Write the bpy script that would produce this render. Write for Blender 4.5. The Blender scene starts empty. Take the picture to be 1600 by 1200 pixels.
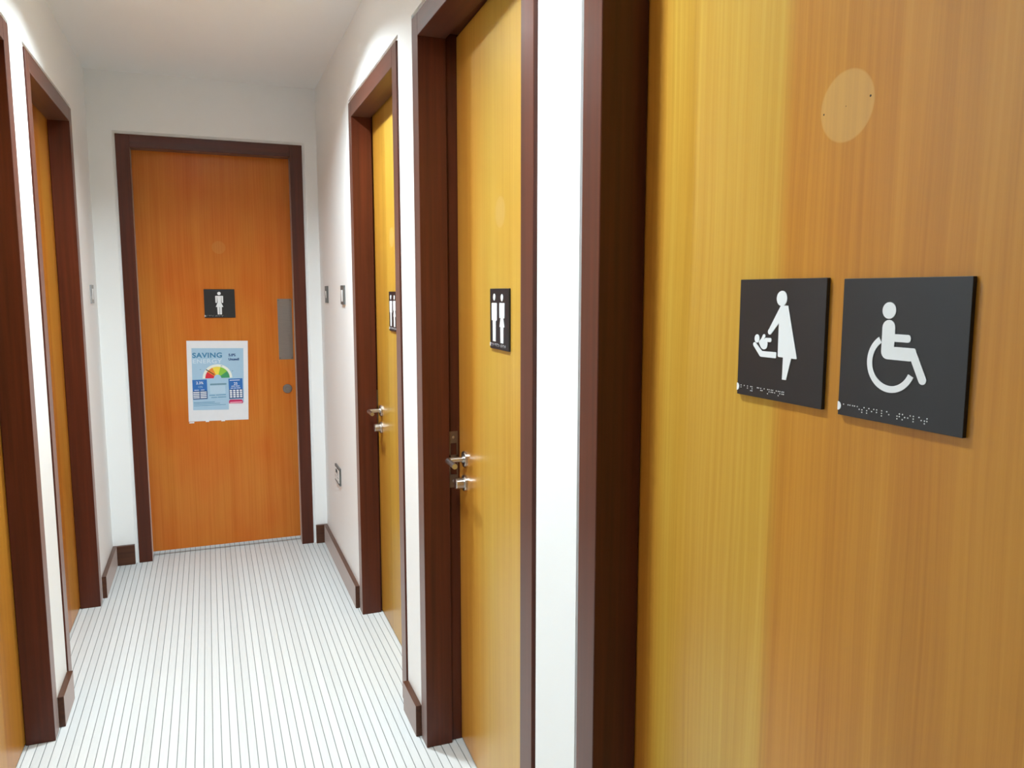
import bpy, bmesh, math, random
from mathutils import Matrix, Vector

random.seed(4)
SC = bpy.context.scene
COL = SC.collection
R = math.radians

# ------------------------------------------------------------------ camera, world, lights, exposure
XL, XR, YD, ZC = -0.505, 0.576, 4.335, 2.459      # corridor: left wall, right wall, end wall, ceiling
cam_d = bpy.data.cameras.new('camera')
cam = bpy.data.objects.new('camera', cam_d)
COL.objects.link(cam)
cam.location = (0, 0, 1.4)
cam.rotation_euler = (R(90 - 6.7923), 0, R(-21.3323))
cam_d.sensor_fit = 'HORIZONTAL'
cam_d.sensor_width = 36
cam_d.lens = 36 * 1212.54 / 1600
cam_d.clip_start = 0.02
SC.camera = cam

world = bpy.data.worlds.new('world')
SC.world = world
world.use_nodes = True
bg = world.node_tree.nodes['Background']
bg.inputs[0].default_value = (1, 1, 1, 1)
bg.inputs[1].default_value = 0.0

SC.view_settings.view_transform = 'Standard'
SC.view_settings.look = 'None'
SC.view_settings.gamma = 1
SC.view_settings.use_curve_mapping = False
SC.view_settings.exposure = 0.14


def area_light(name, loc, size, power, color=(0.80, 0.935, 1.0), spread=180):
    d = bpy.data.lights.new(name, 'AREA')
    d.shape = 'DISK'
    d.size = size
    d.energy = power
    d.color = color
    d.spread = R(spread)
    o = bpy.data.objects.new(name, d)
    COL.objects.link(o)
    o.location = loc
    return o


LAMPS = [(0.05, 1.37, 38.0), (0.05, 2.85, 60.0)]
lamp_objs = [area_light('downlight_lamp', (x, y, ZC + 0.054), 0.15, p) for x, y, p in LAMPS]
far_lamp = area_light('washroom_lamp', (0.05, 4.95, 2.40), 0.3, 14)

# ------------------------------------------------------------------ helpers


def tag(o, label=None, cat=None, group=None, kind=None):
    if label: o['label'] = label
    if cat: o['category'] = cat
    if group: o['group'] = group
    if kind: o['kind'] = kind
    return o


def empty(name, M, label, cat, group=None, kind=None):
    o = bpy.data.objects.new(name, None)
    o.empty_display_size = 0.05
    COL.objects.link(o)
    o.matrix_world = M
    return tag(o, label, cat, group, kind)


def build(name, bm, mat, parent=None, smooth=False, M=None):
    bmesh.ops.recalc_face_normals(bm, faces=bm.faces)
    me = bpy.data.meshes.new(name)
    bm.to_mesh(me)
    bm.free()
    mats = mat if isinstance(mat, (list, tuple)) else [mat]
    for m in mats: me.materials.append(m)
    if smooth:
        for p in me.polygons: p.use_smooth = True
    o = bpy.data.objects.new(name, me)
    COL.objects.link(o)
    if parent is not None: o.parent = parent
    if M is not None:
        if parent is not None: o.matrix_local = M
        else: o.matrix_world = M
    return o


def box(bm, x0, x1, y0, y1, z0, z1, bev=0.0, seg=1, mi=0):
    vs = [bm.verts.new((x, y, z)) for x in (x0, x1) for y in (y0, y1) for z in (z0, z1)]
    idx = [(0, 1, 3, 2), (4, 6, 7, 5), (0, 4, 5, 1), (2, 3, 7, 6), (0, 2, 6, 4), (1, 5, 7, 3)]
    fs = [bm.faces.new([vs[i] for i in f]) for f in idx]
    for f in fs: f.material_index = mi
    if bev:
        es = list({e for f in fs for e in f.edges})
        r = bmesh.ops.bevel(bm, geom=es, offset=bev, segments=seg, profile=0.5, affect='EDGES')
        for f in r['faces']: f.material_index = mi
    return bm


def prism(bm, pts, a0, a1, axis='y', bev=0.0):
    """extrude a 2D outline; axis y: pts are (x, z); axis z: pts are (x, y); axis x: pts are (y, z)"""
    def P(p, a):
        if axis == 'y': return (p[0], a, p[1])
        if axis == 'z': return (p[0], p[1], a)
        return (a, p[0], p[1])
    A = [bm.verts.new(P(p, a0)) for p in pts]
    B = [bm.verts.new(P(p, a1)) for p in pts]
    fs = [bm.faces.new(A), bm.faces.new(B[::-1])]
    n = len(pts)
    for i in range(n):
        fs.append(bm.faces.new((A[i], B[i], B[(i + 1) % n], A[(i + 1) % n])))
    if bev:
        bmesh.ops.recalc_face_normals(bm, faces=fs)
        bmesh.ops.bevel(bm, geom=list({e for f in fs for e in f.edges}), offset=bev, segments=1, affect='EDGES')
    return bm


def lathe(bm, prof, M=Matrix(), n=24):
    """profile (r, h) revolved about local z, then moved by M"""
    rings = []
    for r, h in prof:
        if r < 1e-6:
            rings.append([bm.verts.new(M @ Vector((0, 0, h)))])
        else:
            rings.append([bm.verts.new(M @ Vector((r * math.cos(2 * math.pi * k / n), r * math.sin(2 * math.pi * k / n), h))) for k in range(n)])
    for a, b in zip(rings, rings[1:]):
        for k in range(n):
            k2 = (k + 1) % n
            if len(a) == 1 and len(b) == 1: continue
            if len(a) == 1: bm.faces.new((a[0], b[k], b[k2]))
            elif len(b) == 1: bm.faces.new((a[k], a[k2], b[0]))
            else: bm.faces.new((a[k], a[k2], b[k2], b[k]))
    return bm


def tube(bm, pts, r, n=14):
    """round bar through points with closed ends"""
    pts = [Vector(p) for p in pts]
    rings = []
    for i, p in enumerate(pts):
        t = (pts[min(i + 1, len(pts) - 1)] - pts[max(i - 1, 0)]).normalized()
        u = t.cross(Vector((0, 0, 1)))
        if u.length < 1e-3: u = t.cross(Vector((1, 0, 0)))
        u.normalize()
        v = t.cross(u)
        rings.append([bm.verts.new(p + r * (math.cos(2 * math.pi * k / n) * u + math.sin(2 * math.pi * k / n) * v)) for k in range(n)])
    for a, b in zip(rings, rings[1:]):
        for k in range(n):
            bm.faces.new((a[k], a[(k + 1) % n], b[(k + 1) % n], b[k]))
    bm.faces.new(rings[0][::-1])
    bm.faces.new(rings[-1])
    return bm


def ellipse(cx, cz, rx, rz=None, n=32, a0=0, a1=360):
    rz = rz or rx
    full = abs(a1 - a0) >= 360
    m = n if full else n + 1
    return [(cx + rx * math.cos(R(a0 + (a1 - a0) * k / n)), cz + rz * math.sin(R(a0 + (a1 - a0) * k / n))) for k in range(m)]


def capsule(p, q, r, r2=None, n=10):
    r2 = r2 or r
    a = math.atan2(q[1] - p[1], q[0] - p[0])
    out = []
    for k in range(n + 1):
        t = a + math.pi / 2 + math.pi * k / n
        out.append((p[0] + r * math.cos(t), p[1] + r * math.sin(t)))
    for k in range(n + 1):
        t = a - math.pi / 2 + math.pi * k / n
        out.append((q[0] + r2 * math.cos(t), q[1] + r2 * math.sin(t)))
    return out


def rounded(pts, rad, n=5):
    """round the corners of a polygon; rad may be one value or one per corner"""
    out = []
    N = len(pts)
    for i, p in enumerate(pts):
        r = rad[i] if isinstance(rad, (list, tuple)) else rad
        if r <= 0:
            out.append(p)
            continue
        P, A, B = Vector(p), Vector(pts[i - 1]), Vector(pts[(i + 1) % N])
        u, v = (A - P), (B - P)
        d = min(r, u.length * 0.45, v.length * 0.45)
        s, e = P + u.normalized() * d, P + v.normalized() * d
        for k in range(n + 1):
            t = k / n
            q = s * (1 - t) ** 2 + P * 2 * t * (1 - t) + e * t ** 2
            out.append((q.x, q.y))
    return out


def ring(cx, cz, ro, ri, a0, a1, n=40):
    return ellipse(cx, cz, ro, ro, n, a0, a1) + ellipse(cx, cz, ri, ri, n, a1, a0)


# ------------------------------------------------------------------ materials


def new_mat(name):
    m = bpy.data.materials.new(name)
    m.use_nodes = True
    nt = m.node_tree
    return m, nt, nt.nodes['Principled BSDF']


def rgba(c): return (c[0], c[1], c[2], 1)


class N:
    """tiny node-graph builder"""
    def __init__(s, nt): s.nt = nt

    def add(s, typ, **kw):
        n = s.nt.nodes.new(typ)
        for k, v in kw.items(): setattr(n, k, v)
        return n

    def link(s, a, b): s.nt.links.new(a, b)

    def put(s, sock, v):
        if hasattr(v, 'is_output'): s.link(v, sock)
        else: sock.default_value = v

    def math(s, op, a, b=0.0, c=0.0):
        n = s.add('ShaderNodeMath', operation=op)
        s.put(n.inputs[0], a); s.put(n.inputs[1], b); s.put(n.inputs[2], c)
        return n.outputs[0]

    def mix(s, f, a, b, mode='MIX'):
        n = s.add('ShaderNodeMix', data_type='RGBA', blend_type=mode)
        s.put(n.inputs[0], f); s.put(n.inputs[6], a); s.put(n.inputs[7], b)
        return n.outputs[2]

    def noise(s, vec, scale, detail=3, rough=0.5, dist=0.0):
        n = s.add('ShaderNodeTexNoise')
        s.link(vec, n.inputs['Vector'])
        n.inputs['Scale'].default_value = scale
        n.inputs['Detail'].default_value = detail
        n.inputs['Roughness'].default_value = rough
        n.inputs['Distortion'].default_value = dist
        return n.outputs[0]

    def scaled(s, vec, sc, loc=(0, 0, 0)):
        n = s.add('ShaderNodeMapping')
        s.link(vec, n.inputs[0])
        n.inputs['Scale'].default_value = sc
        n.inputs['Location'].default_value = loc
        return n.outputs[0]

    def ramp(s, f, stops):
        n = s.add('ShaderNodeValToRGB')
        s.link(f, n.inputs[0])
        e = n.color_ramp.elements
        e[0].position, e[0].color = stops[0][0], rgba(stops[0][1])
        e[1].position, e[1].color = stops[-1][0], rgba(stops[-1][1])
        for p, c in stops[1:-1]:
            k = e.new(p)
            k.color = rgba(c)
        return n.outputs[0]

    def bump(s, h, strength, dist, bsdf):
        n = s.add('ShaderNodeBump')
        n.inputs['Strength'].default_value = strength
        n.inputs['Distance'].default_value = dist
        s.link(h, n.inputs['Height'])
        s.link(n.outputs[0], bsdf.inputs['Normal'])


def plain(name, color, rough=0.5, metal=0.0, coat=0.0, var=0.04, scale=40.0):
    m, nt, b = new_mat(name)
    g = N(nt)
    obj = g.add('ShaderNodeTexCoord').outputs['Object']
    f = g.noise(obj, scale, 3)
    dark = tuple(max(0, c * (1 - var)) for c in color)
    lite = tuple(min(1, c * (1 + var)) for c in color)
    g.link(g.ramp(f, [(0.3, dark), (0.7, lite)]), b.inputs['Base Color'])
    b.inputs['Roughness'].default_value = rough
    b.inputs['Metallic'].default_value = metal
    b.inputs['Coat Weight'].default_value = coat
    return m


def paint_mat(name, color, rough=0.55):
    m, nt, b = new_mat(name)
    g = N(nt)
    obj = g.add('ShaderNodeTexCoord').outputs['Object']
    f = g.noise(obj, 3.0, 3)
    g.link(g.ramp(f, [(0.3, tuple(c * 0.985 for c in color)), (0.7, color)]), b.inputs['Base Color'])
    b.inputs['Roughness'].default_value = rough
    g.bump(g.noise(obj, 240.0, 2), 0.06, 0.001, b)
    return m


ORANGE = ((0.39, 0.116, 0.009), (0.49, 0.164, 0.015), (0.56, 0.212, 0.026))
YELLOW = ((0.43, 0.225, 0.024), (0.52, 0.295, 0.037), (0.59, 0.37, 0.062))  # carries the hue shift of bright light on the side doors


def veneer(name, seed, discs=(), holes=(), seam=0.17, off=0.0, yellow=0.8, step=None, edge=None, red=1.0, spec=0.45):
    """cherry veneer: vertical grain, veneer leaves of slightly different tone (orange to yellow, with bright light painted in as yellower wood),
    bleached round marks of earlier signs"""
    m, nt, b = new_mat(name)
    g = N(nt)
    obj = g.add('ShaderNodeTexCoord').outputs['Object']
    sep = g.add('ShaderNodeSeparateXYZ')
    g.link(obj, sep.inputs[0])
    x, z = sep.outputs[0], sep.outputs[2]
    warp = g.noise(g.scaled(obj, (2.2, 1, 0.55), (seed, seed, 0)), 1.6, 2)
    xw = g.math('ADD', x, g.math('MULTIPLY', warp, 0.05))
    comb = g.add('ShaderNodeCombineXYZ')
    g.link(xw, comb.inputs[0]); g.link(z, comb.inputs[2])
    comb.inputs[1].default_value = seed
    fine = g.noise(g.scaled(comb.outputs[0], (150, 1, 1.6)), 1.0, 4, 0.6)
    broad = g.noise(g.scaled(comb.outputs[0], (26, 1, 0.5)), 1.0, 3, 0.5)
    cell = g.math('FLOOR', g.math('DIVIDE', g.math('ADD', x, off), seam))
    wn = g.add('ShaderNodeTexWhiteNoise', noise_dimensions='1D')
    g.link(g.math('ADD', cell, seed * 7.13), wn.inputs['W'])
    tone = wn.outputs['Value']
    f = g.math('ADD', g.math('MULTIPLY', fine, 0.42), g.math('ADD', g.math('MULTIPLY', broad, 0.38), g.math('MULTIPLY', tone, 0.20)))
    P = (0.34, 0.5, 0.66)
    co = g.ramp(f, [(p, (c[0], c[1] * red, c[2] * red)) for p, c in zip(P, ORANGE)])
    cy = g.ramp(f, list(zip(P, YELLOW)))
    blot = g.noise(g.scaled(obj, (5, 1, 2.4), (seed * 3, 0, seed)), 1.0, 2)
    yf = g.math('ADD', yellow - 0.12, g.math('MULTIPLY', tone, 0.24))
    if step:  # leaf seam on the nearest door, painted jamb shade on the next two
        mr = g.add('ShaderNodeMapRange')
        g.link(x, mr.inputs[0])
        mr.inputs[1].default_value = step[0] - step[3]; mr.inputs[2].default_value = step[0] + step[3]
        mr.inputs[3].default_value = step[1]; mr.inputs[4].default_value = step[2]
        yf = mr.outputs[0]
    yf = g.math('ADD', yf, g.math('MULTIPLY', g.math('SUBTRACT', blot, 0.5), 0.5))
    if edge is not None:             # redder tone along the lock-side edge
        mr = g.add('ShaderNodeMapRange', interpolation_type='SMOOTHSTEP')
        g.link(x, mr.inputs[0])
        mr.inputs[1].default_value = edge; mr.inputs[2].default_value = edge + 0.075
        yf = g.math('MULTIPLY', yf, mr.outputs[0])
    n = g.add('ShaderNodeClamp')
    g.link(yf, n.inputs[0])
    col = g.mix(n.outputs[0], co, cy)
    for cx, cz, r in discs:
        d = g.math('SQRT', g.math('ADD', g.math('POWER', g.math('SUBTRACT', x, cx), 2.0), g.math('POWER', g.math('SUBTRACT', z, cz), 2.0)))
        mr = g.add('ShaderNodeMapRange')
        g.link(d, mr.inputs[0])
        mr.inputs[1].default_value = r - 0.0015; mr.inputs[2].default_value = r + 0.0005
        mr.inputs[3].default_value = 0.36 if yellow > 0.4 else 0.14; mr.inputs[4].default_value = 0.0
        col = g.mix(mr.outputs[0], col, rgba((0.64, 0.42, 0.15)))
    for cx, cz, r in holes:
        d = g.math('SQRT', g.math('ADD', g.math('POWER', g.math('SUBTRACT', x, cx), 2.0), g.math('POWER', g.math('SUBTRACT', z, cz), 2.0)))
        col = g.mix(g.math('LESS_THAN', d, r), col, rgba((0.03, 0.015, 0.006)))
    g.link(col, b.inputs['Base Color'])
    b.inputs['Roughness'].default_value = 0.30
    b.inputs['Specular IOR Level'].default_value = spec
    g.bump(fine, 0.04, 0.001, b)
    return m


def dark_wood(name, axis=2, sheen=0.28, base=(0.074, 0.0140, 0.0042)):
    m, nt, b = new_mat(name)
    g = N(nt)
    obj = g.add('ShaderNodeTexCoord').outputs['Object']
    sc = [60, 60, 60]
    sc[axis] = 1.6
    f = g.noise(g.scaled(obj, tuple(sc)), 1.0, 4, 0.6)
    g.link(g.ramp(f, [(0.25, tuple(c * 0.65 for c in base)), (0.75, tuple(c * 1.35 for c in base))]), b.inputs['Base Color'])
    b.inputs['Roughness'].default_value = 0.36
    b.inputs['Specular IOR Level'].default_value = 0.35
    b.inputs['Sheen Weight'].default_value = sheen
    b.inputs['Sheen Roughness'].default_value = 0.3
    b.inputs['Sheen Tint'].default_value = (1, 0.78, 0.68, 1)
    g.bump(f, 0.06, 0.001, b)
    return m


def floor_mat():
    m, nt, b = new_mat('white floor strip')
    g = N(nt)
    obj = g.add('ShaderNodeTexCoord').outputs['Object']
    rnd = g.add('ShaderNodeObjectInfo').outputs['Random']
    fine = g.noise(g.scaled(obj, (160, 14, 1)), 1.0, 3)
    f = g.math('ADD', g.math('MULTIPLY', fine, 0.6), g.math('MULTIPLY', rnd, 0.4))
    g.link(g.ramp(f, [(0.25, (0.58, 0.585, 0.575)), (0.75, (0.645, 0.65, 0.64))]), b.inputs['Base Color'])
    b.inputs['Roughness'].default_value = 0.42
    return m


def steel(name, color=(0.60, 0.58, 0.55), rough=0.28):
    m, nt, b = new_mat(name)
    g = N(nt)
    obj = g.add('ShaderNodeTexCoord').outputs['Object']
    f = g.noise(g.scaled(obj, (30, 30, 400)), 1.0, 3)
    g.link(g.ramp(f, [(0.3, tuple(c * 0.93 for c in color)), (0.7, color)]), b.inputs['Base Color'])
    b.inputs['Roughness'].default_value = rough
    b.inputs['Metallic'].default_value = 1.0
    return m


M_WALL = paint_mat('white wall paint', (0.89, 0.89, 0.88))
M_CEIL = paint_mat('white ceiling paint', (0.89, 0.885, 0.87))
M_FRAME = dark_wood('dark stained frame wood', 2)
M_HEAD = dark_wood('dark stained head wood', 0)
M_SKIRT = dark_wood('dark stained skirting wood', 1, 0.4, (0.075, 0.026, 0.012))
M_SKIRTX = dark_wood('dark stained skirting wood crosswise', 0, 0.2, (0.075, 0.026, 0.012))
M_FLOOR = floor_mat()
M_GROUT = plain('grey floor joint', (0.20, 0.205, 0.20), 0.8)
M_STEEL = steel('satin steel')
M_DULL = steel('dull steel plate', (0.30, 0.25, 0.22), 0.42)
M_DARKST = steel('dark bronze steel', (0.26, 0.21, 0.17), 0.4)
M_SIGN = plain('charcoal sign plastic', (0.009, 0.012, 0.0165), 0.33, var=0.02)
M_SIGNB = plain('black sign plastic', (0.012, 0.012, 0.012), 0.38, var=0.02)
M_WHITE = plain('white raised print', (0.80, 0.80, 0.80), 0.45, var=0.01)
M_PLASTIC = plain('white switch plastic', (0.78, 0.78, 0.76), 0.35, var=0.01)
M_BLACKP = plain('black switch plastic', (0.02, 0.02, 0.02), 0.35, var=0.01)
M_GREYP = plain('grey nickel switch plate', (0.10, 0.10, 0.095), 0.4, var=0.02)
M_PAPER = plain('white poster paper', (0.74, 0.74, 0.76), 0.5, var=0.01)
INK = {}
for nm, c in dict(sky=(0.36, 0.53, 0.68), skylite=(0.45, 0.60, 0.72), deepblue=(0.02, 0.14, 0.45), navy=(0.015, 0.06, 0.19), teal=(0.035, 0.19, 0.36), pale=(0.60, 0.70, 0.78), red=(0.66, 0.015, 0.035),
                  orange=(0.80, 0.24, 0.03), yellow=(0.82, 0.66, 0.07), lime=(0.24, 0.52, 0.05), green=(0.05, 0.30, 0.12), black=(0.015, 0.015, 0.02), cream=(0.78, 0.79, 0.70),
                  crimson=(0.55, 0.015, 0.10), pink=(0.80, 0.42, 0.52), slate=(0.14, 0.26, 0.34), white=(0.76, 0.78, 0.82)).items():
    INK[nm] = plain('poster ink ' + nm, c, 0.5, var=0.01)

# ------------------------------------------------------------------ door schedule
W_FR, GAP, P_FR = 0.0624, 0.014, 0.003
H_IN, H_OUT = 2.1035, 2.1659
STOP = 0.078


def right_M(yc): return Matrix.Translation((XR, yc, 0)) @ Matrix.Rotation(R(-90), 4, 'Z')
def left_M(yc): return Matrix.Translation((XL, yc, 0)) @ Matrix.Rotation(R(90), 4, 'Z')


D_R1 = (0.3285, 1.0935)
D_R2 = (1.422, 2.187)
D_R3 = (2.511, 3.256)
D_L1 = (1.885, 2.650)
D_L2 = (2.996, 3.773)
D_END = (-0.3236, 0.4363)

# ------------------------------------------------------------------ setting: floor
FX0, FX1 = -0.646, 0.716
bm = bmesh.new()
box(bm, FX0, FX1, -1.75, 5.62, -0.06, -0.0025)
floor = build('floor', bm, M_GROUT)
tag(floor, 'corridor floor of narrow white strips running away with thin grey joints', 'floor', kind='structure')
PITCH, JOINT, J0 = 0.0254, 0.0023, -0.0427
Y0F, Y1F = -1.6, YD + 0.088
bm = bmesh.new()
box(bm, JOINT / 2, PITCH - JOINT / 2, Y0F, Y1F, -0.0025, 0.0, 0.0004)
k0 = math.ceil((FX0 - J0) / PITCH)
k1 = math.floor((FX1 - J0) / PITCH)
strip0 = build('floor_strip', bm, M_FLOOR, floor, M=Matrix.Translation((J0 + k0 * PITCH, 0, 0)))
for k in range(k0 + 1, k1):
    o = strip0.copy()
    COL.objects.link(o)
    o.parent = floor
    o.matrix_local = Matrix.Translation((J0 + k * PITCH, 0, 0))
bm = bmesh.new()
for k in range(k0, k1):
    x = J0 + k * PITCH
    box(bm, x + JOINT / 2, x + PITCH - JOINT / 2, Y1F + 0.006, 5.6, -0.0025, 0.0)
tag(build('threshold_strips', bm, M_FLOOR, floor), kind='stuff')

# ------------------------------------------------------------------ setting: walls and ceiling
TH = 0.14


def side_wall(name, x, s, doors, label):
    """wall along y with door openings; a thin plaster skin stops short of each frame and leaves a shadow gap"""
    bm = bmesh.new()
    ya, yb = -1.6, YD + TH
    for d0, d1, g in ((0.0, 0.007, GAP), (0.007, TH, 0.0)):
        xa, xb = sorted((x + s * d0, x + s * d1))
        y = ya
        for n_, f_ in sorted(doors):
            a, b = n_ - W_FR - g, f_ + W_FR + g
            box(bm, xa, xb, y, a, 0, ZC + 0.12)
            box(bm, xa, xb, a, b, H_OUT + g, ZC + 0.12)
            y = b
        box(bm, xa, xb, y, yb, 0, ZC + 0.12)
    tag(build(name, bm, M_WALL), label, 'wall', kind='structure')


side_wall('wall_right', XR, 1, [D_R1, D_R2, D_R3], 'white right corridor wall broken by three doorways')
side_wall('wall_left', XL, -1, [D_L1, D_L2], 'white left corridor wall broken by two doorways')
bm = bmesh.new()
for d0, d1, g in ((0.0, 0.007, GAP), (0.007, TH, 0.0)):
    a, b = D_END[0] - W_FR - g, D_END[1] + W_FR + g
    box(bm, XL, a, YD + d0, YD + d1, 0, ZC)
    box(bm, b, XR, YD + d0, YD + d1, 0, ZC)
    box(bm, a, b, YD + d0, YD + d1, H_OUT + g, ZC)
tag(build('wall_end', bm, M_WALL), 'white end wall around the door facing the camera', 'wall', kind='structure')
bm = bmesh.new()
box(bm, XL, XR, -1.6, -1.6 + 0.1, 0, ZC)
tag(build('wall_back', bm, M_WALL), 'white wall closing the corridor behind the camera', 'wall', kind='structure')
HOLE = 0.087
bm = bmesh.new()
ys = sorted(LAMPS, key=lambda l: l[1])
y = -1.5
for lx, ly, _ in ys:
    box(bm, XL, XR, y, ly - HOLE, ZC, ZC + 0.012)
    box(bm, XL, lx - HOLE, ly - HOLE, ly + HOLE, ZC, ZC + 0.012)
    box(bm, lx + HOLE, XR, ly - HOLE, ly + HOLE, ZC, ZC + 0.012)
    y = ly + HOLE
box(bm, XL, XR, y, YD + TH, ZC, ZC + 0.012)
tag(build('ceiling', bm, M_CEIL), 'plain white corridor ceiling', 'ceiling', kind='structure')
# washroom behind the end door, seen only through the gap under the leaf
bm = bmesh.new()
box(bm, FX0, FX1, 5.5, 5.6, 0, 2.6)
box(bm, FX0, FX0 + 0.05, YD + TH, 5.5, 0, 2.6)
box(bm, FX1 - 0.05, FX1, YD + TH, 5.5, 0, 2.6)
box(bm, FX0, FX1, YD + TH, 5.6, 2.6, 2.65)
tag(build('wall_beyond', bm, M_WALL), 'white washroom shell behind the closed end door', 'wall', kind='structure')

# ------------------------------------------------------------------ skirting boards
SK_H, SK_T = 0.103, 0.019


def skirt(name, x0, x1, y0, y1, mat, label):
    bm = bmesh.new()
    box(bm, x0, x1, y0, y1, 0.0005, SK_H, 0.0015)
    tag(build(name, bm, mat), label, 'skirting', kind='structure')


skirt('baseboard_right_far', XR - SK_T, XR, 3.335, YD, M_SKIRT, 'dark wooden skirting on right wall beside the end door')
skirt('baseboard_right_near', XR - SK_T, XR, 2.2527 + 0.006, 2.430, M_SKIRT, 'short dark skirting between the two doors marked by twin figures')
skirt('baseboard_right_front', XR - SK_T, XR, 1.172, 1.343, M_SKIRT, 'short dark skirting between the accessible door and its neighbour')
skirt('baseboard_left_far', XL, XL + SK_T, 3.870, YD, M_SKIRT, 'dark wooden skirting on left wall beside the end door')
skirt('baseboard_left_near', XL, XL + SK_T, 2.730, 2.918, M_SKIRT, 'short dark skirting between the two left doors')
skirt('baseboard_end_left', XL + SK_T, D_END[0] - W_FR - GAP - 0.003, YD - SK_T, YD, M_SKIRTX, 'stub of dark skirting left of the end door')
skirt('baseboard_end_right', D_END[1] + W_FR + GAP, XR - SK_T, YD - SK_T, YD, M_SKIRTX, 'stub of dark skirting right of the end door')

# ------------------------------------------------------------------ doors


def make_door(name, M, W, leaf_mat, label, gap=0.007, ajar=0.0, hinge=1, handle=None, head_strip=False):
    """local frame: x across the opening, -y towards the corridor, z up; root on the floor at the wall face"""
    root = empty(name, M, label, 'door', kind='structure')
    h = W / 2
    for s in (-1, 1):
        bm = bmesh.new()
        pts = [(s * h, -P_FR), (s * h, STOP), (s * (h + 0.014), STOP), (s * (h + 0.014), 0.138), (s * (h + W_FR), 0.138), (s * (h + W_FR), -P_FR)]
        prism(bm, pts, 0.0006, H_OUT, 'z', 0.0012)
        build('jamb', bm, M_FRAME, root)
    bm = bmesh.new()
    pts = [(-P_FR, H_IN), (STOP, H_IN), (STOP, H_IN + 0.014), (0.138, H_IN + 0.014), (0.138, H_OUT), (-P_FR, H_OUT)]
    prism(bm, pts, -h, h, 'x', 0.0012)
    build('head', bm, M_HEAD, root)
    lw = h + 0.011
    hx = hinge * lw
    L = Matrix.Translation((hx, STOP + 0.0015, 0)) @ Matrix.Rotation(R(ajar), 4, 'Z') @ Matrix.Translation((-hx, -STOP - 0.0015, 0))
    bm = bmesh.new()
    box(bm, -lw, lw, STOP + 0.0015, STOP + 0.0455, gap, H_IN + 0.011, 0.0012)
    leaf = build('door_leaf', bm, leaf_mat, root, M=L)
    if handle:
        ux, uz, tx = handle          # rose centre, direction of the lever
        yf = STOP + 0.0015
        face = Matrix.Translation((ux, yf, uz)) @ Matrix.Rotation(R(90), 4, 'X')
        bm = bmesh.new()
        lathe(bm, [(0, 0.0), (0.0235, 0.0), (0.0235, 0.0065), (0.022, 0.008), (0.0105, 0.008), (0.0105, 0.012), (0, 0.012)], face)
        d = 0.056
        pts = [(ux, yf - 0.008, uz)]
        pts.append((ux, yf - d + 0.010, uz))
        for a in range(15, 90, 15):
            pts.append((ux + tx * 0.010 * (1 - math.cos(R(a))), yf - d + 0.010 - 0.010 * math.sin(R(a)), uz))
        pts.append((ux + tx * 0.010, yf - d, uz))
        pts.append((ux + tx * 0.088, yf - d, uz))
        tube(bm, pts, 0.0078, 16)
        build('lever_handle', bm, M_STEEL, leaf, smooth=False)
        # cylinder lock with turn knob
        face2 = Matrix.Translation((ux - tx * 0.002, yf, uz - 0.072)) @ Matrix.Rotation(R(90), 4, 'X')
        bm = bmesh.new()
        lathe(bm, [(0, 0.0), (0.024, 0.0), (0.024, 0.0065), (0.0225, 0.008), (0.016, 0.008), (0.016, 0.030), (0.0145, 0.032), (0, 0.032)], face2)
        build('lock_cylinder', bm, M_STEEL, leaf)
        # strike plate in the rebate of the jamb on the lever side
        s = -hinge
        bm = bmesh.new()
        xa, xb = sorted((s * (h + 0.0140), s * (h + 0.0125)))
        z0, z1 = 0.812, 0.984
        box(bm, xa, xb, STOP + 0.002, STOP + 0.030, z1 - 0.036, z1)
        box(bm, xa, xb, STOP + 0.002, STOP + 0.030, 0.895, 0.912)
        box(bm, xa, xb, STOP + 0.002, STOP + 0.030, z0, z0 + 0.040)
        box(bm, xa, xb, STOP + 0.002, STOP + 0.007, z0 + 0.040, z1 - 0.036)
        box(bm, xa, xb, STOP + 0.026, STOP + 0.030, z0 + 0.040, z1 - 0.036)
        plate = build('strike_plate', bm, M_DARKST, root)
        for z in (z0 + 0.020, z1 - 0.018):
            bm = bmesh.new()
            lathe(bm, [(0.0042, 0.0), (0.0034, 0.0010), (0, 0.0013)], Matrix.Translation((s * (h + 0.0125), STOP + 0.016, z)) @ Matrix.Rotation(R(-90 * s), 4, 'Y'), 12)
            build('screw_head', bm, M_STEEL, plate)
    return root, leaf, L


def mid(d): return (d[0] + d[1]) / 2
def wid(d): return d[1] - d[0]


c1, c2, c3 = mid(D_R1), mid(D_R2), mid(D_R3)
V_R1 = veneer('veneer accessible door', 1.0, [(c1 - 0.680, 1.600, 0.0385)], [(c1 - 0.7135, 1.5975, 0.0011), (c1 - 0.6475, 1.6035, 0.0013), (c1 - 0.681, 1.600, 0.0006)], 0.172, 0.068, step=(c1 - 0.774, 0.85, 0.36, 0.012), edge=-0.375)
V_R2 = veneer('veneer second door', 2.0, [(c2 - 1.800, 1.592, 0.038)], seam=0.4, off=0.55, step=(-0.20, 0.25, 0.9, 0.12))  # oranger left side: far-jamb shade and reflection painted into the veneer
V_R3 = veneer('veneer third door', 3.0, [(c3 - 2.935, 1.604, 0.038)], seam=0.4, off=0.55, step=(-0.25, 0.55, 0.9, 0.1))  # weaker painted shade beside the far jamb
V_L1 = veneer('veneer near left door', 4.0, yellow=0.4)
V_L2 = veneer('veneer far left door', 5.0, yellow=0.15)
V_END = veneer('veneer end door', 6.0, [(0.068 - mid(D_END), 1.630, 0.034)], seam=3.0, off=1.5, yellow=0.06, red=0.62, spec=0.2)

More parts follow.
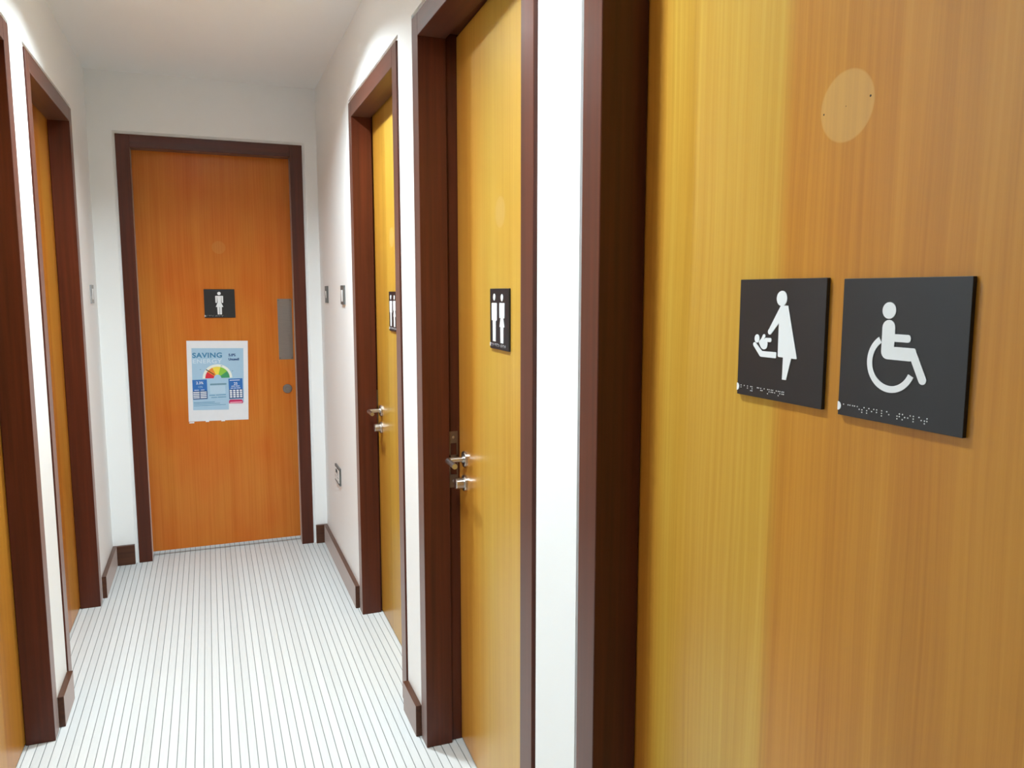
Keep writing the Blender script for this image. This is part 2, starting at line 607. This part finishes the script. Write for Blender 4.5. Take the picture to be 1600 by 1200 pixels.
door1, leaf1, L1 = make_door('door_1', right_M(c1), wid(D_R1), V_R1, 'honey veneer door nearest on the right with two square signs')
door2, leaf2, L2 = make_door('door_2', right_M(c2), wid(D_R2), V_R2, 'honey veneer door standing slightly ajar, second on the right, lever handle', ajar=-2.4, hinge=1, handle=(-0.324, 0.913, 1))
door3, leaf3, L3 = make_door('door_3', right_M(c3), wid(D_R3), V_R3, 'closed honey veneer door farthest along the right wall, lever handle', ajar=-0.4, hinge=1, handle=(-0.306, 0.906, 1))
door4, leaf4, L4 = make_door('door_4', left_M(mid(D_L1)), wid(D_L1), V_L1, 'nearest left door, mostly cut off by the picture edge')
door5, leaf5, L5 = make_door('door_5', left_M(mid(D_L2)), wid(D_L2), V_L2, 'far left door seen edge-on in a dark frame')
ME = Matrix.Translation((mid(D_END), YD, 0))
door6, leaf6, L6 = make_door('door_6', ME, wid(D_END), V_END, 'orange-brown door in the end wall facing the camera with a poster', gap=0.026)
ce = mid(D_END)
YF = STOP + 0.0015
bm = bmesh.new()
box(bm, 0.3535 - ce, 0.4295 - ce, YF - 0.0015, YF, 1.030, 1.361, 0.0004)
o = build('push_plate', bm, M_DULL, leaf6)
o['label'] = 'dull steel finger plate'
bm = bmesh.new()
for px in (0.360, 0.423):
    for pz in (1.038, 1.353):
        lathe(bm, [(0.0045, 0.0015), (0.0035, 0.0028), (0, 0.003)], Matrix.Translation((px - ce, YF, pz)) @ Matrix.Rotation(R(90), 4, 'X'), 10)
build('screw_heads', bm, M_DARKST, leaf6)
bm = bmesh.new()
lathe(bm, [(0, 0), (0.025, 0), (0.025, 0.004), (0.0235, 0.0055), (0.012, 0.0055), (0.011, 0.009), (0, 0.009)], Matrix.Translation((0.392 - ce, YF, 0.868)) @ Matrix.Rotation(R(90), 4, 'X'), 24)
build('lock_rose', bm, M_DULL, leaf6)

# ------------------------------------------------------------------ tactile signs
BR = dict(a='1', b='12', c='14', d='145', e='15', f='124', g='1245', h='125', i='24', l='123', m='134', n='1345', o='135', s='234', t='2345', y='13456', r='1235', u='136', x='1346')
T_PLATE = 0.005


def sign(M, label, figures, braille, mat, width=0.152):
    """square plate, origin at its lower left front corner; figures are (part name, outlines in mm)"""
    root = empty('tactile_sign', M, label, 'sign', 'tactile signs on the doors')
    bm = bmesh.new()
    box(bm, 0, width, -T_PLATE, 0, 0, 0.150, 0.0004)
    build('plate', bm, mat, root)
    for nm, outs in figures:
        bm = bmesh.new()
        for i, pts in enumerate(outs):
            prism(bm, [(p[0] / 1000, p[1] / 1000) for p in pts], -T_PLATE - 0.0008 - i * 0.00002, -T_PLATE + 0.0005)
        build(nm, bm, M_WHITE, root)
    bm = bmesh.new()
    prism(bm, [(p[0] / 1000, p[1] / 1000) for p in ellipse(0, 10, 4.8, 4.8, 16, -90, 90)], -T_PLATE - 0.0006, -T_PLATE + 0.0005)
    build('corner_mark', bm, M_WHITE, root)
    bm = bmesh.new()
    u = 8.2
    for ch in braille:
        if ch in BR:
            for d in BR[ch]:
                k = int(d) - 1
                x = (u + (k // 3) * 2.75) / 1000
                z = (12.4 - (k % 3) * 2.65) / 1000
                lathe(bm, [(0.00078, 0), (0.00060, 0.0004), (0, 0.0006)], Matrix.Translation((x, -T_PLATE, z)) @ Matrix.Rotation(R(90), 4, 'X'), 8)
        u += 6.55
    tag(build('braille', bm, M_WHITE, root), kind='stuff')
    return root


def man(cx):
    """standing figure with narrow slits between arms and trunk"""
    c = cx
    return [ellipse(c, 128.6, 8.6),
            rounded([(c - 11.8, 113), (c + 11.8, 113), (c + 11.8, 68), (c + 10.8, 66.5), (c - 10.8, 66.5), (c - 11.8, 68)], [3, 3, 1, 1, 1, 1]),
            rounded([(c - 20.5, 114.5), (c - 12.6, 114.5), (c - 12.6, 70.5), (c - 20.5, 70.5)], [7, 0.6, 3, 3]),
            rounded([(c + 12.6, 114.5), (c + 20.5, 114.5), (c + 20.5, 70.5), (c + 12.6, 70.5)], [0.6, 7, 3, 3]),
            [(c - 14.5, 114.5), (c + 14.5, 114.5), (c + 14.5, 111.5), (c - 14.5, 111.5)],
            rounded([(c - 11.8, 68), (c - 1.0, 68), (c - 1.0, 18.5), (c - 11.2, 18.5)], [0, 0, 2, 2]),
            rounded([(c + 1.0, 68), (c + 11.8, 68), (c + 11.2, 18.5), (c + 1.0, 18.5)], [0, 0, 2, 2])]


def woman(cx):
    c = cx
    return [ellipse(c, 127.6, 8.6),
            [(c - 10.6, 112), (c + 10.6, 112), (c + 8.6, 80), (c + 18.8, 56.5), (c - 18.8, 56.5), (c - 8.6, 80)],
            rounded([(c - 19.6, 115), (c - 11.6, 115), (c - 11.6, 78), (c - 19.0, 78)], [7, 0.6, 3, 3]),
            rounded([(c + 11.6, 115), (c + 19.6, 115), (c + 19.0, 78), (c + 11.6, 78)], [0.6, 7, 3, 3]),
            [(c - 13.5, 115), (c + 13.5, 115), (c + 13.5, 111.5), (c - 13.5, 111.5)],
            rounded([(c - 11.4, 58), (c - 1.1, 58), (c - 1.1, 17), (c - 10.6, 17)], [0, 0, 2, 2]),
            rounded([(c + 1.1, 58), (c + 11.4, 58), (c + 10.6, 17), (c + 1.1, 17)], [0, 0, 2, 2])]


def on_leaf(M, L, u, v): return M @ L @ Matrix.Translation((u, YF, v))


MR1, MR2, MR3 = right_M(c1), right_M(c2), right_M(c3)
# baby changing
baby_woman = [ellipse(80.7, 126.2, 9.2),
              rounded([(79.5, 117.8), (92.3, 117.6), (110.9, 54.5), (77.3, 54.9), (77.0, 96.2), (64.0, 82.6), (58.6, 86.8)], [2.5, 0.8, 2.2, 2.2, 0.3, 1.5, 1.5]),
              ellipse(61.2, 84.9, 3.5),
              [(86.8, 56), (101.4, 56), (93.7, 27.8), (86.6, 27.8)]]
baby = [ellipse(37.4, 75.2, 4.6, 5.3),
        capsule((45.5, 71.0), (50.6, 79.0), 2.4),
        rounded([(40.6, 71.2), (44.6, 74.5), (53.5, 75.5), (58.2, 71.0), (56.6, 64.2), (51.2, 61.8), (46.2, 63.6)], [2, 1, 2, 2, 4, 4, 3]),
        capsule((54.5, 74.4), (62.2, 74.6), 2.6)]
table = [capsule((33.2, 67.6), (46.2, 56.3), 2.8, 3.6), rounded([(45.0, 59.9), (74.3, 60.2), (74.3, 52.8), (45.0, 52.6)], [0.5, 1.5, 1.5, 3])]
sign(on_leaf(MR1, L1, c1 - 0.844, 1.2655), 'square charcoal sign of woman reaching to baby on changing table, nearest door',
     [('woman_figure', baby_woman), ('baby_figure', baby), ('changing_table_figure', table)], 'baby changing', M_SIGN, 0.153)
# accessible toilet
seat = [ellipse(63.6, 116.8, 8.5),
        capsule((64.2, 99.2), (64.2, 74.8), 8.0),
        rounded([(64.0, 80.0), (97.8, 80.0), (99.5, 76.5), (92.8, 66.8), (64.0, 66.8)], [0, 3, 2, 1, 1]),
        capsule((95.6, 73.6), (108.0, 49.6), 4.6),
        [(71.5, 93.0), (88.2, 93.0), (88.2, 85.2), (71.5, 85.2)], ellipse(88.2, 89.1, 3.9)]
wheel = [ring(69.2, 63.4, 30.8, 23.9, 123, 336)]
sign(on_leaf(MR1, L1, c1 - 0.666, 1.2640), 'square charcoal sign with white wheelchair user, right of the baby changing sign',
     [('seated_figure', seat), ('wheel_figure', wheel)], 'accessible toilet', M_SIGN, 0.155)
# twin figures
ua = c2 - 1.868
sign(on_leaf(MR2, L2, ua, 1.2575), 'square charcoal sign of man and woman on the slightly open door',
     [('man_figure', man(36)), ('woman_figure', woman(97))], 'male female toilet', M_SIGN, 0.148)
ua = c3 - 2.982
sign(on_leaf(MR3, L3, ua, 1.2500), 'half-hidden sign of man and woman on the farthest right-hand door',
     [('man_figure', man(36)), ('woman_figure', woman(97))], 'male female toilet', M_SIGN, 0.148)
sign(on_leaf(ME, L6, -0.0155 - ce, 1.2625), 'black square sign with single white woman on the end door above the poster',
     [('woman_figure', woman(75))], 'ladies toilet', M_SIGNB, 0.153)

# ------------------------------------------------------------------ poster on the end door
PC = Vector((0.037, 0.927))
PROT = R(1.0)
poster = empty('poster', Matrix.Translation((PC.x, YD + YF, PC.y)) @ Matrix.Rotation(PROT, 4, 'Y'), 'white paper poster about saving energy with coloured dial on the end door', 'poster')


def loc(x, z):
    """corridor x, z on the door face to sheet coordinates"""
    dx, dz = x - PC.x, z - PC.y
    return (dx * math.cos(PROT) - dz * math.sin(PROT), dx * math.sin(PROT) + dz * math.cos(PROT))


PT = 0.0012                      # sheet face stands this far off the door


def printed(name, outs, ink, lvl=1):
    bm = bmesh.new()
    for pts in outs:
        prism(bm, [loc(*p) for p in pts], -PT - 0.00025 * lvl, -PT)
    return build(name, bm, INK[ink], poster)


def rect(x0, x1, z0, z1): return [(x0, z0), (x1, z0), (x1, z1), (x0, z1)]


def lettering(name, text, x, z, size, ink, lvl=2, sx=1.0, bold=0.0, align='LEFT', space=1.0):
    cu = bpy.data.curves.new('lettering', 'FONT')
    cu.body = text
    cu.size = size
    cu.offset = bold
    cu.align_x = align
    cu.space_character = space
    t = bpy.data.objects.new('lettering', cu)
    COL.objects.link(t)
    dg = bpy.context.evaluated_depsgraph_get()
    me = bpy.data.meshes.new_from_object(t.evaluated_get(dg))
    bpy.data.objects.remove(t)
    lx, lz = loc(x, z)
    me.transform(Matrix.Translation((lx, -PT - 0.00025 * lvl, lz)) @ Matrix.Rotation(R(90), 4, 'X') @ Matrix.Diagonal((sx, 1, 1, 1)))
    me.materials.clear()
    me.materials.append(INK[ink])
    me.name = name
    o = bpy.data.objects.new(name, me)
    COL.objects.link(o)
    o.parent = poster
    return o


bm = bmesh.new()
nx, nz = 8, 10
corner = [(-0.1115, 1.1435), (0.1942, 1.1368), (0.1822, 0.7085), (-0.1188, 0.7140)]      # tl tr br bl
grid = []
for j in range(nz + 1):
    row = []
    for i in range(nx + 1):
        s, t = i / nx, j / nz
        ax = (corner[0][0] * (1 - s) + corner[1][0] * s) * (1 - t) + (corner[3][0] * (1 - s) + corner[2][0] * s) * t
        az = (corner[0][1] * (1 - s) + corner[1][1] * s) * (1 - t) + (corner[3][1] * (1 - s) + corner[2][1] * s) * t
        lx, lz = loc(ax, az)
        row.append((bm.verts.new((lx, -PT, lz)), bm.verts.new((lx, -PT + 0.0008, lz))))
    grid.append(row)
for j in range(nz):
    for i in range(nx):
        for k in (0, 1):
            bm.faces.new((grid[j][i][k], grid[j][i + 1][k], grid[j + 1][i + 1][k], grid[j + 1][i][k]))
edge = [(0, i) for i in range(nx)] + [(j, nx) for j in range(nz)] + [(nz, i) for i in range(nx, 0, -1)] + [(j, 0) for j in range(nz, 0, -1)]
for a, b in zip(edge, edge[1:] + edge[:1]):
    bm.faces.new((grid[a[0]][a[1]][0], grid[b[0]][b[1]][0], grid[b[0]][b[1]][1], grid[a[0]][a[1]][1]))
build('paper_sheet', bm, M_PAPER, poster)
printed('blue_panel', [[(-0.0885, 1.1040), (0.1700, 1.0975), (0.1620, 0.8040), (0.0850, 0.8040), (0.0835, 0.7680), (-0.0945, 0.7740)]], 'sky', 1)
lettering('heading', 'SAVING', -0.0865, 1.0535, 0.0365, 'teal', 2, 1.10, 0.0010, space=1.08)
lettering('heading', 'ENERGY', -0.0875, 1.0235, 0.0310, 'pale', 2, 1.20, 0.0003, space=1.08)
lettering('figure_text', '5.0%', 0.0935, 1.0565, 0.0185, 'navy', 2, 1.0, 0.0009)
lettering('figure_text', 'Unused!', 0.0925, 1.0345, 0.0165, 'navy', 2, 0.98, 0.0009)
GX, GZ = 0.0338, 0.9410
printed('dial_rim', [ring(GX, GZ, 0.0740, 0.0600, 0, 180)], 'cream', 2)
for nm, ink, a0, a1 in (('dial_sector', 'red', 146, 180), ('dial_sector', 'orange', 113, 146), ('dial_sector', 'yellow', 74, 113), ('dial_sector', 'lime', 36, 74), ('dial_sector', 'green', 0, 36)):
    printed(nm, [ring(GX, GZ, 0.0610, 0.0185, a0, a1, 12)], ink, 3)
printed('dial_needle', [[(-0.0235, 0.9872), (-0.0202, 0.9906), (0.0195, 0.9612), (0.0178, 0.9580)]], 'black', 5)
for r_ in (rect(0.0520, 0.0600, 1.0035, 1.0065), rect(-0.0530, -0.0460, 0.9880, 0.9905), rect(0.1070, 0.1130, 0.9750, 0.9775)):
    printed('dial_tick', [r_], 'slate', 4)
printed('left_box', [rect(-0.0920, -0.0200, 0.8310, 0.9355)], 'deepblue', 2)
printed('left_rows_ground', [rect(-0.0920, -0.0200, 0.8310, 0.8760)], 'navy', 3)
lettering('box_text', '2.3%', -0.056, 0.9120, 0.0190, 'white', 3, 1.0, 0.0003, 'CENTER')
lettering('box_text', '12%', -0.054, 0.8920, 0.0145, 'sky', 3, 1.0, 0.0, 'CENTER')
printed('text_line', [rect(-0.084, -0.061, 0.8790, 0.8820), rect(-0.052, -0.034, 0.8790, 0.8820)], 'white', 4)
for k in range(4):
    z = 0.8685 - k * 0.0096
    printed('table_row', [rect(-0.0900, -0.0595, z - 0.0028, z + 0.0028), rect(-0.0552, -0.0240, z - 0.0028, z + 0.0028)], 'white', 4)
printed('right_box', [rect(0.0880, 0.1590, 0.8290, 0.9350)], 'deepblue', 2)
printed('right_rows_ground', [rect(0.0880, 0.1590, 0.8260, 0.8770)], 'navy', 3)
printed('text_line', [rect(0.0945, 0.1450, 0.9245, 0.9280)], 'white', 4)
lettering('box_text', '25', 0.1235, 0.9010, 0.0200, 'white', 3, 1.0, 0.0003, 'CENTER')
printed('text_line', [rect(0.1010, 0.1200, 0.8925, 0.8955), rect(0.1230, 0.1430, 0.8925, 0.8955), rect(0.0975, 0.1100, 0.8820, 0.8850), rect(0.1130, 0.1260, 0.8820, 0.8850), rect(0.1290, 0.1470, 0.8820, 0.8850)], 'white', 4)
for i in range(4):
    for j in range(4):
        x, z = 0.0980 + i * 0.0170, 0.8700 - j * 0.0112
        printed('grid_cell', [rounded(rect(x - 0.0062, x + 0.0062, z - 0.0042, z + 0.0042), 0.002, 3)], 'white', 4)
printed('banner', [[(0.0860, 0.8010), (0.1570, 0.7990), (0.1570, 0.8130), (0.1500, 0.8200), (0.0930, 0.8215), (0.0860, 0.8150)]], 'crimson', 3)
printed('banner_line', [rect(0.0910, 0.1530, 0.8030, 0.8085)], 'pink', 4)
printed('heading_line', [rect(-0.0050, 0.0770, 0.9040, 0.9120)], 'slate', 3)
printed('text_line', [rect(-0.0110, 0.0180, 0.8480, 0.8510), rect(0.0220, 0.0720, 0.8485, 0.8515), rect(-0.0020, 0.0280, 0.8360, 0.8390), rect(0.0310, 0.0730, 0.8365, 0.8395)], 'teal', 3)
printed('centre_panel', [rect(-0.0060, 0.0700, 0.8570, 0.9000)], 'skylite', 2)
printed('text_line', [rect(-0.0900, 0.0150, 0.8120, 0.8145), rect(-0.0900, 0.0400, 0.8040, 0.8062), rect(-0.0900, 0.0700, 0.7955, 0.7975)], 'teal', 2)
for x0, x1, z in ((-0.1165, -0.0920, 0.7080), (-0.0350, -0.0180, 0.7105), (0.0430, 0.0620, 0.7095)):
    printed('tape_tab', [rect(x0, x1, z - 0.0035, z + 0.0030)], 'white', 1)

# ------------------------------------------------------------------ switches and socket


def plate_thing(name, M, w, h, label, cat, mat, t=0.008):
    root = empty(name, M, label, cat, 'light switches on the corridor walls' if cat == 'switch' else None)
    bm = bmesh.new()
    box(bm, -w / 2, w / 2, -t, 0, -h / 2, h / 2, 0.0015, 2)
    build('face_plate', bm, mat, root)
    return root


def rocker(root, x, z, w, h, mat, t=0.008, tilt=0.0022):
    bm = bmesh.new()
    y = -t
    prism(bm, [(y + 0.001, z - h / 2), (y - 0.0012, z - h / 2), (y - 0.0012 - tilt, z + h / 2), (y + 0.001, z + h / 2)], x - w / 2, x + w / 2, 'x', 0.0006)
    return build('rocker', bm, mat, root)


s = plate_thing('light_switch', right_M(3.565) @ Matrix.Translation((0, 0, 1.385)), 0.086, 0.086, 'dark plated light switch with white rocker, nearer one on the right wall', 'switch', M_GREYP)
rocker(s, 0, -0.004, 0.036, 0.052, M_PLASTIC)
s = plate_thing('light_switch', right_M(4.085) @ Matrix.Translation((0, 0, 1.385)), 0.086, 0.086, 'thin grey light switch in the right corner by the end door', 'switch', M_GREYP, 0.006)
rocker(s, 0, 0, 0.018, 0.036, M_PLASTIC, 0.006)
s = plate_thing('light_switch', left_M(4.130) @ Matrix.Translation((0, 0, 1.388)), 0.086, 0.086, 'small pale grey light switch on the left wall near the corner', 'switch', plain('pale nickel plate', (0.33, 0.33, 0.33), 0.4), 0.006)
rocker(s, 0, 0, 0.030, 0.050, M_PLASTIC, 0.006)
s = plate_thing('wall_socket', right_M(3.853) @ Matrix.Translation((0, 0, 0.492)), 0.146, 0.086, 'double power socket low on the right wall before the end door', 'socket', M_GREYP, 0.009)
for x in (-0.037, 0.037):
    bm = bmesh.new()
    box(bm, x - 0.029, x + 0.029, -0.0108, -0.008, -0.031, 0.031, 0.0008)
    build('socket_face', bm, M_PLASTIC, s)
    bm = bmesh.new()
    box(bm, x - 0.0022, x + 0.0022, -0.0112, -0.0100, 0.004, 0.012)
    box(bm, x - 0.0145, x - 0.0085, -0.0112, -0.0100, -0.012, -0.008)
    box(bm, x + 0.0085, x + 0.0145, -0.0112, -0.0100, -0.012, -0.008)
    build('pin_holes', bm, M_BLACKP, s)
    rocker(s, x * 0.35, 0.018, 0.012, 0.018, M_BLACKP, 0.0108, 0.0015)

# ------------------------------------------------------------------ recessed downlights (their lamps stand at the top of the script)
lens_m, nt, b = new_mat('glowing downlight lens')
b.inputs['Base Color'].default_value = (0.9, 0.9, 0.88, 1)
b.inputs['Emission Color'].default_value = (1, 0.97, 0.92, 1)
b.inputs['Emission Strength'].default_value = 6.0
M_TRIM = plain('white lamp trim', (0.8, 0.8, 0.78), 0.4, var=0.01)
M_REFL = steel('lamp reflector', (0.85, 0.84, 0.82), 0.25)
for i, ((lx, ly, p), lo) in enumerate(zip(LAMPS, lamp_objs)):
    root = empty('downlight', Matrix.Translation((lx, ly, ZC)), ('round recessed ceiling downlight nearer the camera, beside the accessible door', 'round recessed ceiling downlight farther along, nearer the end door')[i], 'lamp', 'recessed ceiling downlights')
    bm = bmesh.new()
    lathe(bm, [(0.084, 0.0), (0.084, -0.004), (0.090, -0.006), (0.122, -0.004), (0.126, 0.0)], n=40)
    build('trim_ring', bm, M_TRIM, root, True)
    bm = bmesh.new()
    lathe(bm, [(0.0845, -0.002), (0.0845, 0.062), (0.080, 0.066), (0.0, 0.066)], n=40)
    build('reflector', bm, M_REFL, root, True)
    bm = bmesh.new()
    lathe(bm, [(0.0, 0.058), (0.078, 0.058), (0.078, 0.062), (0.0, 0.062)], n=40)
    build('lens', bm, lens_m, root)
    lo.parent = root
    lo.location = (0, 0, 0.054)
far_lamp.name = 'washroom_lamp'
tag(far_lamp, 'lamp in the washroom behind the end door', 'lamp')
tag(cam, 'camera', 'camera')
